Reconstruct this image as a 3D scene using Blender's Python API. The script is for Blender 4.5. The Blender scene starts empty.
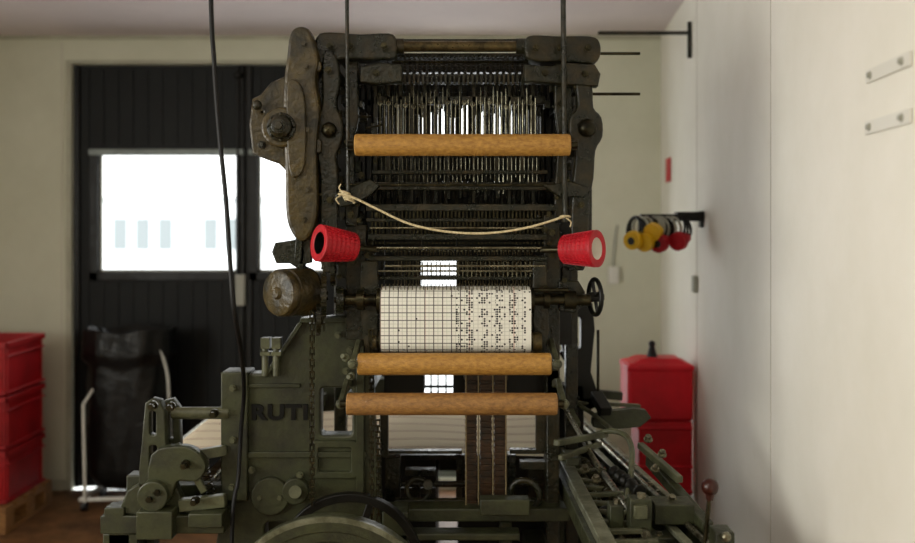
import bpy, bmesh, math, random
from mathutils import Vector, Matrix, Quaternion
random.seed(4)
S=bpy.context.scene
F=889.6; H=1.55; HY=222.0; CX=457.5
def W(px,py,Y): return Vector(((px-CX)*Y/F, Y, H-(py-HY)*Y/F))
def lin(c):
    r=[]
    for v in c:
        v/=255.0
        r.append(v/12.92 if v<=0.04045 else ((v+0.055)/1.055)**2.4)
    return (r[0],r[1],r[2],1)
# ---------------------------------------------------------------- materials
def mat(name,c1,rough=.5,metal=0,c2=None,scale=8,lo=.4,hi=.65,bump=0,bscale=60,rvar=0.0,coat=0,spec=None,stretch=None):
    m=bpy.data.materials.new(name); m.use_nodes=True
    nt=m.node_tree; N=nt.nodes; L=nt.links; b=N['Principled BSDF']
    b.inputs['Base Color'].default_value=lin(c1); b.inputs['Roughness'].default_value=rough; b.inputs['Metallic'].default_value=metal
    if coat: b.inputs['Coat Weight'].default_value=coat
    if spec is not None: b.inputs['Specular IOR Level'].default_value=spec
    tc=N.new('ShaderNodeTexCoord'); src=tc.outputs['Object']
    if stretch:
        mp=N.new('ShaderNodeMapping'); mp.inputs['Scale'].default_value=stretch; L.new(src,mp.inputs[0]); src=mp.outputs[0]
    if c2:
        n=N.new('ShaderNodeTexNoise'); n.inputs['Scale'].default_value=scale; n.inputs['Detail'].default_value=6; n.inputs['Roughness'].default_value=.65
        L.new(src,n.inputs['Vector'])
        r=N.new('ShaderNodeValToRGB'); r.color_ramp.elements[0].position=lo; r.color_ramp.elements[1].position=hi
        r.color_ramp.elements[0].color=lin(c1); r.color_ramp.elements[1].color=lin(c2)
        L.new(n.outputs[0],r.inputs[0]); L.new(r.outputs[0],b.inputs['Base Color'])
        if rvar:
            mr=N.new('ShaderNodeMapRange'); mr.inputs[1].default_value=.3; mr.inputs[2].default_value=.7
            mr.inputs[3].default_value=rough-rvar; mr.inputs[4].default_value=rough+rvar
            L.new(n.outputs[0],mr.inputs[0]); L.new(mr.outputs[0],b.inputs['Roughness'])
    if bump:
        n2=N.new('ShaderNodeTexNoise'); n2.inputs['Scale'].default_value=bscale; n2.inputs['Detail'].default_value=3
        L.new(src,n2.inputs['Vector'])
        bp=N.new('ShaderNodeBump'); bp.inputs['Strength'].default_value=bump; bp.inputs['Distance'].default_value=.01
        L.new(n2.outputs[0],bp.inputs['Height']); L.new(bp.outputs[0],b.inputs['Normal'])
    return m
M_wall=mat('wall_paint',(219,219,199),.8,c2=(196,196,172),scale=1.4,lo=.3,hi=.85,bump=.06,bscale=40)
M_wallr=mat('wall_panel_white',(243,240,230),.6,c2=(226,223,208),scale=1.7,lo=.35,hi=.9,bump=.04,bscale=20)
M_ceil=mat('ceiling_paint',(232,220,220),.8,c2=(220,208,209),scale=1.0)
M_floor=mat('floor_brown',(126,88,52),.5,c2=(80,54,32),scale=5,bump=.1,bscale=30,rvar=.1)
M_trim=mat('trim_paint',(184,183,162),.6,c2=(168,166,145),scale=5)
M_seam=mat('seam_grey',(205,200,186),.7)
M_door=mat('door_dark',(9,12,12),.6,c2=(15,19,18),scale=3,spec=.3)
M_frame=mat('frame_pale',(140,150,146),.5,c2=(120,128,124),scale=8)
M_green=mat('loom_green_paint',(58,61,40),.42,c2=(28,28,17),scale=12,lo=.4,hi=.72,bump=.18,bscale=70,rvar=.12,spec=.38)
M_green2=mat('loom_green_light',(90,92,68),.38,c2=(50,50,34),scale=12,bump=.1,rvar=.1,spec=.4)
M_rail=mat('worn_rail_paint',(126,128,108),.34,.2,c2=(78,78,58),scale=14,bump=.1,rvar=.1)
M_dark=mat('oily_cast_iron',(23,25,13),.34,c2=(60,49,25),scale=17,lo=.46,hi=.74,bump=.35,bscale=90,rvar=.16,spec=.38)  # brown patches are oily grime plus warm glints put into the colour
M_black=mat('black_iron',(7,8,5),.42,c2=(18,16,10),scale=20,rvar=.1,spec=.28)
M_rust=mat('brown_oiled_iron',(74,62,32),.36,c2=(28,26,14),scale=16,lo=.38,hi=.64,bump=.35,bscale=70,rvar=.14,spec=.42)
M_steel=mat('worn_steel',(150,146,124),.3,.9,c2=(66,60,42),scale=25,rvar=.1)
M_dsteel=mat('dark_steel',(62,57,38),.34,.8,c2=(22,21,12),scale=30,rvar=.1)
M_brass=mat('dull_bronze_bar',(96,84,54),.34,.7,c2=(40,35,20),scale=30,rvar=.1)
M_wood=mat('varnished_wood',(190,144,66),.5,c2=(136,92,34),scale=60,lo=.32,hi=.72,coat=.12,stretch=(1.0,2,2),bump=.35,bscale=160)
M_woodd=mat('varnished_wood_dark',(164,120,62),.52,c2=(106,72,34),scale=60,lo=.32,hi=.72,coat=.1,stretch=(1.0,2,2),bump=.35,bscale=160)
M_redp=mat('red_plastic',(186,24,38),.5,c2=(146,16,28),scale=12,spec=.35)
M_redc=mat('red_crate_plastic',(176,16,24),.5,c2=(140,11,18),scale=4)
M_redb=mat('red_painted_bin',(212,16,36),.45,c2=(178,11,26),scale=3,spec=.35)
M_yel=mat('yellow_plastic',(226,178,30),.4)
M_blackp=mat('black_plastic',(9,9,9),.4,spec=.35)
M_bag=mat('bin_bag_film',(5,6,6),.36,bump=.6,bscale=16,spec=.35)
M_white=mat('white_metal',(205,205,196),.4)
M_platew=mat('painted_plate',(224,222,212),.45)
M_grey=mat('grey_plastic',(165,165,152),.5)
M_rope=mat('rope_fibre',(222,208,170),.9,c2=(176,160,116),scale=200)
M_thread=mat('harness_thread',(120,106,74),.8)
M_pallet=mat('pallet_wood',(158,112,62),.7,c2=(116,78,40),scale=12,stretch=(2,12,12))
M_rubber=mat('rubber_cable',(8,8,8),.55,spec=.3)
M_knob=mat('bakelite_knob',(52,18,10),.28,spec=.4)
M_brown=mat('brown_card_chain',(66,42,20),.45,c2=(24,17,10),scale=30)
M_ext=mat('render_white',(242,244,246),.8)
M_extw=mat('outside_window_tint',(133,140,141),.6)
M_letter=mat('letter_black',(8,8,5),.65,spec=.2)
M_bore=mat('bobbin_bore_lit',(240,234,224),.6)  # pale tone stands for light seen through the open bobbin

def cloth_mat():
    m=bpy.data.materials.new('striped_woven_cloth'); m.use_nodes=True; nt=m.node_tree;N=nt.nodes;L=nt.links;b=N['Principled BSDF']
    b.inputs['Roughness'].default_value=.9
    tc=N.new('ShaderNodeTexCoord'); sp=N.new('ShaderNodeSeparateXYZ'); L.new(tc.outputs['Object'],sp.inputs[0])
    a=N.new('ShaderNodeMath');a.operation='MULTIPLY';a.inputs[1].default_value=9;L.new(sp.outputs['Y'],a.inputs[0])
    f=N.new('ShaderNodeMath');f.operation='FRACT';L.new(a.outputs[0],f.inputs[0])
    r=N.new('ShaderNodeValToRGB');r.color_ramp.interpolation='CONSTANT'
    base=(222,210,182)
    e=r.color_ramp.elements;e[0].position=0;e[0].color=lin(base);e[1].position=.74;e[1].color=lin((164,138,100))
    x=e.new(.80);x.color=lin(base);x=e.new(.9);x.color=lin((150,104,84));x=e.new(.94);x.color=lin(base)
    L.new(f.outputs[0],r.inputs[0]);L.new(r.outputs[0],b.inputs['Base Color']);return m
M_cloth=cloth_mat()
def paper_mat():
    m=bpy.data.materials.new('punched_pattern_paper'); m.use_nodes=True; nt=m.node_tree;N=nt.nodes;L=nt.links;b=N['Principled BSDF']
    b.inputs['Roughness'].default_value=.7
    def math_(op,a,bb=None,c=None):
        n=N.new('ShaderNodeMath');n.operation=op
        for i,v in enumerate((a,bb,c)):
            if v is None: continue
            if isinstance(v,(int,float)): n.inputs[i].default_value=v
            else: L.new(v,n.inputs[i])
        return n.outputs[0]
    tc=N.new('ShaderNodeTexCoord'); sp=N.new('ShaderNodeSeparateXYZ'); L.new(tc.outputs['UV'],sp.inputs[0])
    u,v=sp.outputs['X'],sp.outputs['Y']
    def lines(x,n,w): return math_('LESS_THAN',math_('FRACT',math_('MULTIPLY',x,n)),w)
    left=math_('LESS_THAN',u,.58)
    g=math_('MAXIMUM',lines(u,17,.11),lines(v,20,.12))
    gl=math_('MULTIPLY',math_('MULTIPLY',g,left),.95)
    gr=math_('MULTIPLY',math_('MULTIPLY',math_('MAXIMUM',lines(u,34,.12),lines(v,40,.12)),.35),math_('LESS_THAN',u,.965))
    grid=math_('MAXIMUM',gl,gr)
    red=lines(u,3.4,.03)
    cu=math_('MULTIPLY',u,60); cv=math_('MULTIPLY',v,66)
    fu=math_('SUBTRACT',math_('FRACT',cu),.5); fv=math_('SUBTRACT',math_('FRACT',cv),.5)
    d=math_('SQRT',math_('ADD',math_('MULTIPLY',fu,fu),math_('MULTIPLY',fv,fv)))
    cmb=N.new('ShaderNodeCombineXYZ');L.new(math_('FLOOR',cu),cmb.inputs[0]);L.new(math_('FLOOR',cv),cmb.inputs[1])
    wn=N.new('ShaderNodeTexWhiteNoise');wn.noise_dimensions='2D';L.new(cmb.outputs[0],wn.inputs['Vector'])
    band=math_('GREATER_THAN',math_('SINE',math_('MULTIPLY',u,66.0)),.0)
    rgt=math_('MULTIPLY',math_('GREATER_THAN',u,.5),math_('LESS_THAN',u,.965))
    th=math_('SUBTRACT',.99,math_('MULTIPLY',rgt,math_('ADD',.10,math_('MULTIPLY',band,.42))))
    dot=math_('MULTIPLY',math_('LESS_THAN',d,.42),math_('GREATER_THAN',wn.outputs['Value'],th))
    mix=N.new('ShaderNodeMix');mix.data_type='RGBA';mix.inputs[6].default_value=lin((230,230,220));mix.inputs[7].default_value=lin((205,120,95));L.new(math_('MULTIPLY',red,.4),mix.inputs[0])
    mix2=N.new('ShaderNodeMix');mix2.data_type='RGBA';L.new(mix.outputs[2],mix2.inputs[6]);mix2.inputs[7].default_value=lin((62,60,54));L.new(grid,mix2.inputs[0])
    mix3=N.new('ShaderNodeMix');mix3.data_type='RGBA';L.new(mix2.outputs[2],mix3.inputs[6]);mix3.inputs[7].default_value=lin((14,13,11));L.new(dot,mix3.inputs[0])
    L.new(mix3.outputs[2],b.inputs['Base Color']);return m
M_paper=paper_mat()

# ---------------------------------------------------------------- builder
def empty(name,loc):
    e=bpy.data.objects.new(name,None); e.location=loc; e.empty_display_size=.1; S.collection.objects.link(e); return e
def finish_obj(ob,parent):
    S.collection.objects.link(ob)
    if parent is not None:
        ob.parent=parent; ob.matrix_parent_inverse=Matrix.Translation(-Vector(parent.location))
    return ob
class B:
    def __init__(s,name,m,parent=None,bevel=0,bseg=2,angle=35):
        s.name=name;s.m=m;s.parent=parent;s.bevel=bevel;s.bseg=bseg;s.angle=angle;s.bm=bmesh.new()
    def hexa(s,v8):
        vs=[s.bm.verts.new(v) for v in v8]
        for f in ((0,3,2,1),(4,5,6,7),(0,1,5,4),(1,2,6,5),(2,3,7,6),(3,0,4,7)): s.bm.faces.new([vs[i] for i in f])
        return s
    def box(s,a,b):
        x0,x1=sorted((a[0],b[0]));y0,y1=sorted((a[1],b[1]));z0,z1=sorted((a[2],b[2]))
        return s.hexa([(x0,y0,z0),(x1,y0,z0),(x1,y1,z0),(x0,y1,z0),(x0,y0,z1),(x1,y0,z1),(x1,y1,z1),(x0,y1,z1)])
    def beam(s,p,q,w,h,up=(0,0,1)):
        p=Vector(p);q=Vector(q);d=(q-p).normalized();u=Vector(up)
        if abs(d.dot(u))>.98: u=Vector((0,1,0))
        r=d.cross(u).normalized()*w/2; u2=r.cross(d).normalized()*h/2
        return s.hexa([p-r-u2,p+r-u2,q+r-u2,q-r-u2,p-r+u2,p+r+u2,q+r+u2,q-r+u2])
    def pbox(s,x0,y0,x1,y1,Y,dep):
        a=W(x0,y0,Y);b=W(x1,y1,Y);return s.box((a.x,Y,a.z),(b.x,Y+dep,b.z))
    def prof(s,p,q,pr,seg=20,caps=True):
        """lathe along p->q; pr = list of (t,r)"""
        p=Vector(p);q=Vector(q);ax=(q-p);d=ax.normalized()
        u=Vector((0,0,1)) if abs(d.z)<.9 else Vector((1,0,0))
        a=d.cross(u).normalized();b=d.cross(a)
        rings=[]
        for t,r in pr:
            c=p+ax*t; rings.append([s.bm.verts.new(c+a*math.cos(k*2*math.pi/seg)*r+b*math.sin(k*2*math.pi/seg)*r) for k in range(seg)])
        for A,C in zip(rings,rings[1:]):
            for k in range(seg): s.bm.faces.new((A[k],A[(k+1)%seg],C[(k+1)%seg],C[k]))
        if caps:
            s.bm.faces.new(rings[0][::-1]);s.bm.faces.new(rings[-1])
        return s
    def cyl(s,p,q,r,r2=None,seg=16,caps=True): return s.prof(p,q,[(0,r),(1,r if r2 is None else r2)],seg,caps)
    def pcyl(s,x0,x1,y,rp,Y,seg=20):
        a=W(x0,y,Y);b=W(x1,y,Y);return s.cyl(a,b,rp*Y/F,seg=seg)
    def vcyl(s,x,y0,y1,rp,Y,seg=10): return s.cyl(W(x,y0,Y),W(x,y1,Y),rp*Y/F,seg=seg)
    def torus(s,c,axis,R,r,seg=24,ms=8,sx=1,sy=1):
        c=Vector(c);d=Vector(axis).normalized();u=Vector((0,0,1)) if abs(d.z)<.9 else Vector((1,0,0))
        a=d.cross(u).normalized();b=d.cross(a);rings=[]
        for i in range(seg):
            t=i*2*math.pi/seg;e=(a*math.cos(t)*sx+b*math.sin(t)*sy);cc=c+e*R;en=e.normalized()
            rings.append([s.bm.verts.new(cc+en*math.cos(j*2*math.pi/ms)*r+d*math.sin(j*2*math.pi/ms)*r) for j in range(ms)])
        for i in range(seg):
            A=rings[i];C=rings[(i+1)%seg]
            for j in range(ms): s.bm.faces.new((A[j],A[(j+1)%ms],C[(j+1)%ms],C[j]))
        return s
    def path(s,pts,r,seg=8,sub=6):
        P=[Vector(p) for p in pts];out=[]
        n=len(P)
        if sub>1 and n>2:
            for i in range(n-1):
                p0=P[max(i-1,0)];p1=P[i];p2=P[i+1];p3=P[min(i+2,n-1)]
                for k in range(sub):
                    t=k/sub;out.append(.5*((2*p1)+(p2-p0)*t+(2*p0-5*p1+4*p2-p3)*t*t+(3*p1-p0-3*p2+p3)*t**3))
            out.append(P[-1])
        else: out=P
        prev=None;rings=[]
        for i,p in enumerate(out):
            d=(out[min(i+1,len(out)-1)]-out[max(i-1,0)]).normalized()
            if prev is None:
                u=Vector((0,0,1)) if abs(d.z)<.9 else Vector((1,0,0)); a=d.cross(u).normalized()
            else: a=(prev-d*prev.dot(d)).normalized()
            prev=a;b=d.cross(a)
            rings.append([s.bm.verts.new(p+a*math.cos(k*2*math.pi/seg)*r+b*math.sin(k*2*math.pi/seg)*r) for k in range(seg)])
        for A,C in zip(rings,rings[1:]):
            for k in range(seg): s.bm.faces.new((A[k],A[(k+1)%seg],C[(k+1)%seg],C[k]))
        s.bm.faces.new(rings[0][::-1]);s.bm.faces.new(rings[-1]);return s
    def coil(s,p,q,R,r,turns):
        p=Vector(p);q=Vector(q);ax=q-p;d=ax.normalized();u=Vector((0,0,1)) if abs(d.z)<.9 else Vector((1,0,0));a=d.cross(u).normalized();b=d.cross(a);n=turns*10
        return s.path([p+ax*(i/n)+a*math.cos(i*.2*math.pi)*R+b*math.sin(i*.2*math.pi)*R for i in range(n+1)],r,5,1)
    def ring(s,c,axis,R0,R1,w,seg=48):
        c=Vector(c);d=Vector(axis).normalized();u=Vector((0,0,1)) if abs(d.z)<.9 else Vector((1,0,0))
        a=d.cross(u).normalized();b=d.cross(a);Rr=[]
        for i in range(seg):
            t=i*2*math.pi/seg;e=a*math.cos(t)+b*math.sin(t)
            Rr.append([s.bm.verts.new(c+e*R0-d*w/2),s.bm.verts.new(c+e*R1-d*w/2),s.bm.verts.new(c+e*R1+d*w/2),s.bm.verts.new(c+e*R0+d*w/2)])
        for i in range(seg):
            A=Rr[i];C=Rr[(i+1)%seg]
            for j in range(4): s.bm.faces.new((A[j],A[(j+1)%4],C[(j+1)%4],C[j]))
        return s
    def gear(s,c,axis,R,w,teeth=24,seg=None):
        s.ring(c,axis,R*.72,R,w,teeth*2)
        c=Vector(c);d=Vector(axis).normalized();u=Vector((0,0,1)) if abs(d.z)<.9 else Vector((1,0,0))
        a=d.cross(u).normalized();b=d.cross(a)
        for i in range(teeth):
            t=i*2*math.pi/teeth;e=a*math.cos(t)+b*math.sin(t)
            s.beam(c+e*R*.98,c+e*R*1.12,R*.12,w,up=d)
        for i in range(5):
            t=i*2*math.pi/5;e=a*math.cos(t)+b*math.sin(t);s.beam(c,c+e*R*.75,R*.16,w*.6,up=d)
        s.cyl(c-d*w*.8,c+d*w*.8,R*.25);return s
    def bolt(s,c,d,r,h):
        c=Vector(c);d=Vector(d).normalized();s.cyl(c,c+d*h,r,seg=6);s.cyl(c,c+d*h*.3,r*1.4,seg=14);return s
    def ball(s,c,r,seg=16,sc=(1,1,1)):
        mtx=Matrix.Translation(c)@Matrix.Diagonal((sc[0],sc[1],sc[2],1))
        bmesh.ops.create_uvsphere(s.bm,u_segments=seg,v_segments=seg//2+2,radius=r,matrix=mtx);return s
    def plate(s,outer,holes,Y,dep,bev=.004):
        cu=bpy.data.curves.new('tmp','CURVE');cu.dimensions='2D';cu.fill_mode='BOTH';cu.extrude=max(dep/2-bev,.0005);cu.bevel_depth=bev;cu.bevel_resolution=1
        for lp in [outer]+list(holes):
            sp=cu.splines.new('POLY');sp.points.add(len(lp)-1)
            for i,(x,y) in enumerate(lp):
                w=W(x,y,Y);sp.points[i].co=(w.x,w.z,0,1)
            sp.use_cyclic_u=True
        ob=bpy.data.objects.new('tmp',cu);S.collection.objects.link(ob)
        bpy.context.view_layer.update()
        dg=bpy.context.evaluated_depsgraph_get()
        me=bpy.data.meshes.new_from_object(ob.evaluated_get(dg))
        me.transform(Matrix(((1,0,0,0),(0,0,-1,Y+dep/2),(0,1,0,0),(0,0,0,1))))
        s.bm.from_mesh(me);bpy.data.objects.remove(ob);bpy.data.curves.remove(cu);bpy.data.meshes.remove(me);return s
    def done(s):
        bmesh.ops.recalc_face_normals(s.bm,faces=s.bm.faces[:])
        me=bpy.data.meshes.new(s.name);s.bm.to_mesh(me);s.bm.free();me.materials.append(s.m)
        for p in me.polygons:p.use_smooth=True
        me.set_sharp_from_angle(angle=math.radians(s.angle))
        ob=bpy.data.objects.new(s.name,me)
        if s.bevel:
            md=ob.modifiers.new('bevel','BEVEL');md.width=s.bevel;md.segments=s.bseg;md.limit_method='ANGLE';md.angle_limit=math.radians(40);md.harden_normals=False
        return finish_obj(ob,s.parent)
def circ(cx,cy,r,n=20,a0=0,a1=360): return [(cx+r*math.cos(math.radians(a0+(a1-a0)*i/n)),cy+r*math.sin(math.radians(a0+(a1-a0)*i/n))) for i in range(n if a1-a0==360 else n+1)]
def rrect(x0,y0,x1,y1,r=4,n=4):
    o=[]
    for cx,cy,a in ((x1-r,y1-r,0),(x0+r,y1-r,90),(x0+r,y0+r,180),(x1-r,y0+r,270)): o+=circ(cx,cy,r,n,a,a+90)
    return o
def smooth2(pts,sub=4):
    n=len(pts);o=[]
    for i in range(n):
        p0,p1,p2,p3=[Vector(pts[(i+k)%n]) for k in (-1,0,1,2)]
        for k in range(sub):
            t=k/sub;v=.5*((2*p1)+(p2-p0)*t+(2*p0-5*p1+4*p2-p3)*t*t+(3*p1-p0-3*p2+p3)*t**3);o.append((v.x,v.y))
    return o

# ---------------------------------------------------------------- room
YB=5.15; ZC=H+(HY-36)*YB/F; YR=-2.2; XL=-3.3
def RX(Y): return .699+.0927*Y
XRB=RX(YB)
B('floor',M_floor).hexa([(XL-.1,YR-.1,-.1),(RX(YR)+.15,YR-.1,-.1),(XRB+.15,YB,-.1),(XL-.1,YB,-.1),(XL-.1,YR-.1,0),(RX(YR)+.15,YR-.1,0),(XRB+.15,YB,0),(XL-.1,YB,0)]).done()
B('ceiling',M_ceil).hexa([(XL-.1,YR-.1,ZC),(RX(YR)+.15,YR-.1,ZC),(XRB+.15,YB+.2,ZC),(XL-.1,YB+.2,ZC),(XL-.1,YR-.1,ZC+.1),(RX(YR)+.15,YR-.1,ZC+.1),(XRB+.15,YB+.2,ZC+.1),(XL-.1,YB+.2,ZC+.1)]).done()
B('wall_right',M_wallr).hexa([(RX(YR),YR,0),(RX(YR)+.15,YR,0),(XRB+.15,YB+.2,0),(RX(YB+.2),YB+.2,0),(RX(YR),YR,ZC),(RX(YR)+.15,YR,ZC),(XRB+.15,YB+.2,ZC),(RX(YB+.2),YB+.2,ZC)]).done()
dx0=W(72,0,YB).x; dx1=W(394,0,YB).x; dzt=W(0,64,YB).z
wx0=W(402,0,YB).x; wx1=W(528,0,YB).x; wz1=W(0,92,YB).z; wz0=.06
b=B('wall_back',M_wall)
b.box((XL-.1,YB,0),(dx0,YB+.2,ZC)); b.box((dx0,YB,dzt),(dx1,YB+.2,ZC)); b.box((dx1,YB,0),(wx0,YB+.2,ZC))
b.box((wx0,YB,0),(wx1,YB+.2,wz0)); b.box((wx0,YB,wz1),(wx1,YB+.2,ZC)); b.box((wx1,YB,0),(XRB,YB+.2,ZC)); b.done()
b=B('wall_left',M_wall)
b.box((XL-.1,YR,0),(XL,-.9,ZC)); b.box((XL-.1,1.9,0),(XL,YB,ZC)); b.box((XL-.1,-.9,0),(XL,1.9,.9)); b.box((XL-.1,-.9,2.3),(XL,1.9,ZC)); b.done()
B('wall_rear',M_wall).box((XL-.1,YR-.1,0),(RX(YR)+.15,YR,ZC)).done()
B('trim_1',M_trim).box((XL,YB-.02,ZC-.02),(XRB-.002,YB-.001,ZC-.001)).done()
b=B('trim_2',M_trim); b.box((dx0-.03,YB-.015,0),(dx0,YB-.001,dzt+.02)); b.box((dx0,YB-.015,dzt),(dx1,YB-.001,dzt+.02)); b.box((dx1,YB-.015,0),(dx1+.03,YB-.001,dzt+.02)); b.done()
def RW(px,py):
    k=(px-CX)/F; Y=.699/(k-.0927); return Vector((k*Y,Y,H-(py-HY)*Y/F))
wd=Vector((.0927,1,0)).normalized(); wn=Vector((-1,.0927,0)).normalized()
b=B('trim_3',M_seam)
for px in (697,771):
    p=RW(px,100); b.beam(Vector((p.x,p.y,.0))+wn*.0008,Vector((p.x,p.y,ZC))+wn*.0008,.002,.003,up=wd)
p=W(62,60,YB); b.box((p.x-.003,YB-.003,0),(p.x+.003,YB-.0005,ZC-.04)); b.done()
B('baseboard_back',M_trim).box((XL,YB-.02,0),(dx0-.04,YB-.001,.06)).done()
b=B('window_4',M_frame,bevel=.004)
for y in (-.9,.5,1.85): b.box((XL-.08,y,.9),(XL-.03,y+.05,2.3))
for z in (.9,2.25): b.box((XL-.08,-.9,z),(XL-.03,1.9,z+.05))
b.done()
def leaf(name,px0,px1,wpx0,wpx1):
    e=empty(name,(W((px0+px1)/2,0,YB).x,YB+.04,0))
    x0=W(px0,0,YB).x;x1=W(px1,0,YB).x;a0=W(wpx0,0,YB).x;a1=W(wpx1,0,YB).x;z1=W(0,155,YB).z;z0=W(0,272,YB).z
    Y0=YB+.03;Y1=YB+.07;zt=dzt-.004
    b=B('leaf_panel',M_door,e);b.box((x0,Y0,.01),(a0,Y1,zt));b.box((a1,Y0,.01),(x1,Y1,zt));b.box((a0,Y0,.01),(a1,Y1,z0));b.box((a0,Y0,z1),(a1,Y1,zt))
    n=int((x1-x0)/.085)
    for i in range(n):
        x=x0+.02+(x1-x0-.04)*(i+.5)/n
        if a0-.06<x<a1+.06: b.box((x-.02,Y0-.006,.03),(x+.02,Y0,z0-.06)); b.box((x-.02,Y0-.006,z1+.06),(x+.02,Y0,zt-.03))
        else: b.box((x-.02,Y0-.006,.03),(x+.02,Y0,zt-.03))
    b.done()
    b=B('leaf_edge',M_black,e,.003)
    for x in (x0,x1-.03): b.box((x,Y0-.018,.01),(x+.03,Y0-.0005,zt))
    b.box((a0-.05,Y0-.02,z0-.05),(a1+.05,Y0,z0)); b.box((a0-.05,Y0-.02,z0-.05),(a0,Y0,z1)); b.box((a1,Y0-.02,z0),(a1+.05,Y0,z1)); b.done()
    b=B('window_lintel',M_frame,e,.003); b.box((a0-.05,Y0-.035,z1),(a1+.05,Y0,z1+.034)); b.done()
    b=B('window_rail',M_grey,e,.002); b.box((a0,Y0+.01,z0),(a1,Y0+.03,z0+.012)); b.box((a0,Y0+.01,z0),(a0+.012,Y0+.03,z1)); b.done()
    return e
d1=leaf('door_1',73,243,97,235); d2=leaf('door_2',246,393,257,378)
B('door_meeting_seal',M_black,d1).box((W(240,0,YB).x,YB+.035,.0),(W(249,0,YB).x,YB+.075,dzt)).done()
p=W(241,290,YB); b=B('lock_case',M_grey,d1,.006); b.box((p.x-.03,YB-.02,p.z-.09),(p.x+.025,YB+.03,p.z+.09)); b.done()
b=B('conduit',M_blackp,d1); b.cyl((W(238,0,YB).x,YB+.0,W(0,66,YB).z),(W(238,0,YB).x,YB+.0,p.z+.09),.009); b.ball((W(238,0,YB).x,YB,W(0,75,YB).z),.025); b.done()
b=B('added_glazing',M_frame,bevel=.003)  # glazed opening added behind the machine to brighten the gaps in it
b.box((wx0,YB+.05,wz0),(wx0+.05,YB+.1,wz1));b.box((wx1-.05,YB+.05,wz0),(wx1,YB+.1,wz1));b.box((wx0,YB+.05,wz0),(wx1,YB+.1,wz0+.06));b.box((wx0,YB+.05,wz1-.05),(wx1,YB+.1,wz1));b.box((wx0,YB+.05,1.0),(wx1,YB+.1,1.06));b.done()
B('ground_outside',M_ext).box((-30,YB+.2,-.25),(30,40,-.15)).done()
e=empty('building_outside',(-7,22,-.15))
b=B('facade',M_ext,e); b.box((-14,22,-.15),(-1,26,2.2)); b.done()
b=B('facade_windows',M_extw,e)
for i in range(18):
    x=-13.0+i*.56
    if i%4!=3: b.box((x,21.97,.85),(x+.36,22,1.65))
b.box((-14,21.95,2.05),(-1,22,2.12))
b.done()

# ---------------------------------------------------------------- background objects
DX=-.095
e=empty('wooden_pallet',(-2.6,4.65,0))
b=B('deck',M_pallet,e,.003)
for i in range(5): b.box((-2.95,4.40+i*.105,.115),(-2.14+DX,4.485+i*.105,.135))
for x in (-2.95,-2.65,-2.335):
    for y in (4.40,4.62,4.82): b.box((x,y,.022),(x+.1,y+.09,.096))
    b.box((x,4.40,0),(x+.1,4.91,.022)); b.box((x,4.40,.096),(x+.1,4.91,.115))
b.done()
for i in range(3):
    z0=.136+i*.272; x0,x1,y0,y1=-2.75+DX,-2.155+DX,4.44,4.86; h=.266
    e=empty('red_plastic_crate',((x0+x1)/2,(y0+y1)/2,z0))
    b=B('shell',M_redc,e,.004)
    t=.006;ins=.012
    b.box((x0+ins,y0+ins,z0),(x1-ins,y0+ins+t,z0+h));b.box((x0+ins,y1-ins-t,z0),(x1-ins,y1-ins,z0+h))
    b.box((x0+ins,y0+ins,z0),(x0+ins+t,y1-ins,z0+h));b.box((x1-ins-t,y0+ins,z0),(x1-ins,y1-ins,z0+h));b.box((x0+ins,y0+ins,z0),(x1-ins,y1-ins,z0+t))
    for zz in (z0+h-.03,z0+h-.075): 
        hh=.03 if zz>z0+h-.05 else .008
        b.box((x0,y0,zz),(x1,y0+ins,zz+hh));b.box((x0,y1-ins,zz),(x1,y1,zz+hh));b.box((x1-ins,y0,zz),(x1,y1,zz+hh));b.box((x0,y0,zz),(x0+ins,y1,zz+hh))
    b.box((x0,y0,z0+.004),(x1,y0+ins,z0+.02));b.box((x1-ins,y0,z0+.004),(x1,y1,z0+.02))
    for k in (0,6):
        x=x0+.02+k*.09; b.box((x,y0+.002,z0+.02),(x+.008,y0+ins,z0+h-.03))
    for k in (0,4):
        y=y0+.02+k*.09; b.box((x1-ins,y,z0+.02),(x1-.002,y+.008,z0+h-.03))
    b.done()
# bin bag on wheeled stand
e=empty('bin_bag_stand',(-1.80,4.9,0))
b=B('stand_frame',M_white,e)
bx0,bx1,by0,by1=-1.98,-1.62,4.80,5.02
b.path([(bx0,by0,.90),(bx1,by0,.90),(bx1,by1,.90),(bx0,by1,.90),(bx0,by0,.90)],.01,sub=1)
b.path([(bx1,by0,.90),(bx1+.05,by0,.75),(bx1+.065,by0,.55),(bx1+.08,by0,.06)],.008,sub=4)
b.path([(bx0-.01,by0-.07,.58),(bx0-.0,by0-.07,.06)],.010,sub=1)
b.path([(bx0-.01,by0-.07,.58),(bx0+.04,by0+.03,.70)],.008,sub=1)
b.path([(bx0-.03,by0-.06,.07),(bx1+.08,by0-.02,.07)],.012,sub=1);b.path([(bx0-.03,by0-.06,.07),(bx0-.01,by1,.07),(bx1+.08,by1,.07),(bx1+.08,by0-.02,.07)],.012,sub=1)
b.done()
b=B('casters',M_blackp,e)
for x in (bx0-.02,bx1+.08):
    for y in (by0-.03,by1): b.cyl((x-.012,y,.03),(x+.012,y,.03),.03); b.cyl((x,y,.03),(x,y,.07),.006)
b.done()
b=B('bin_bag',M_bag,e,angle=80); seg=56; rings=[]
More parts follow.
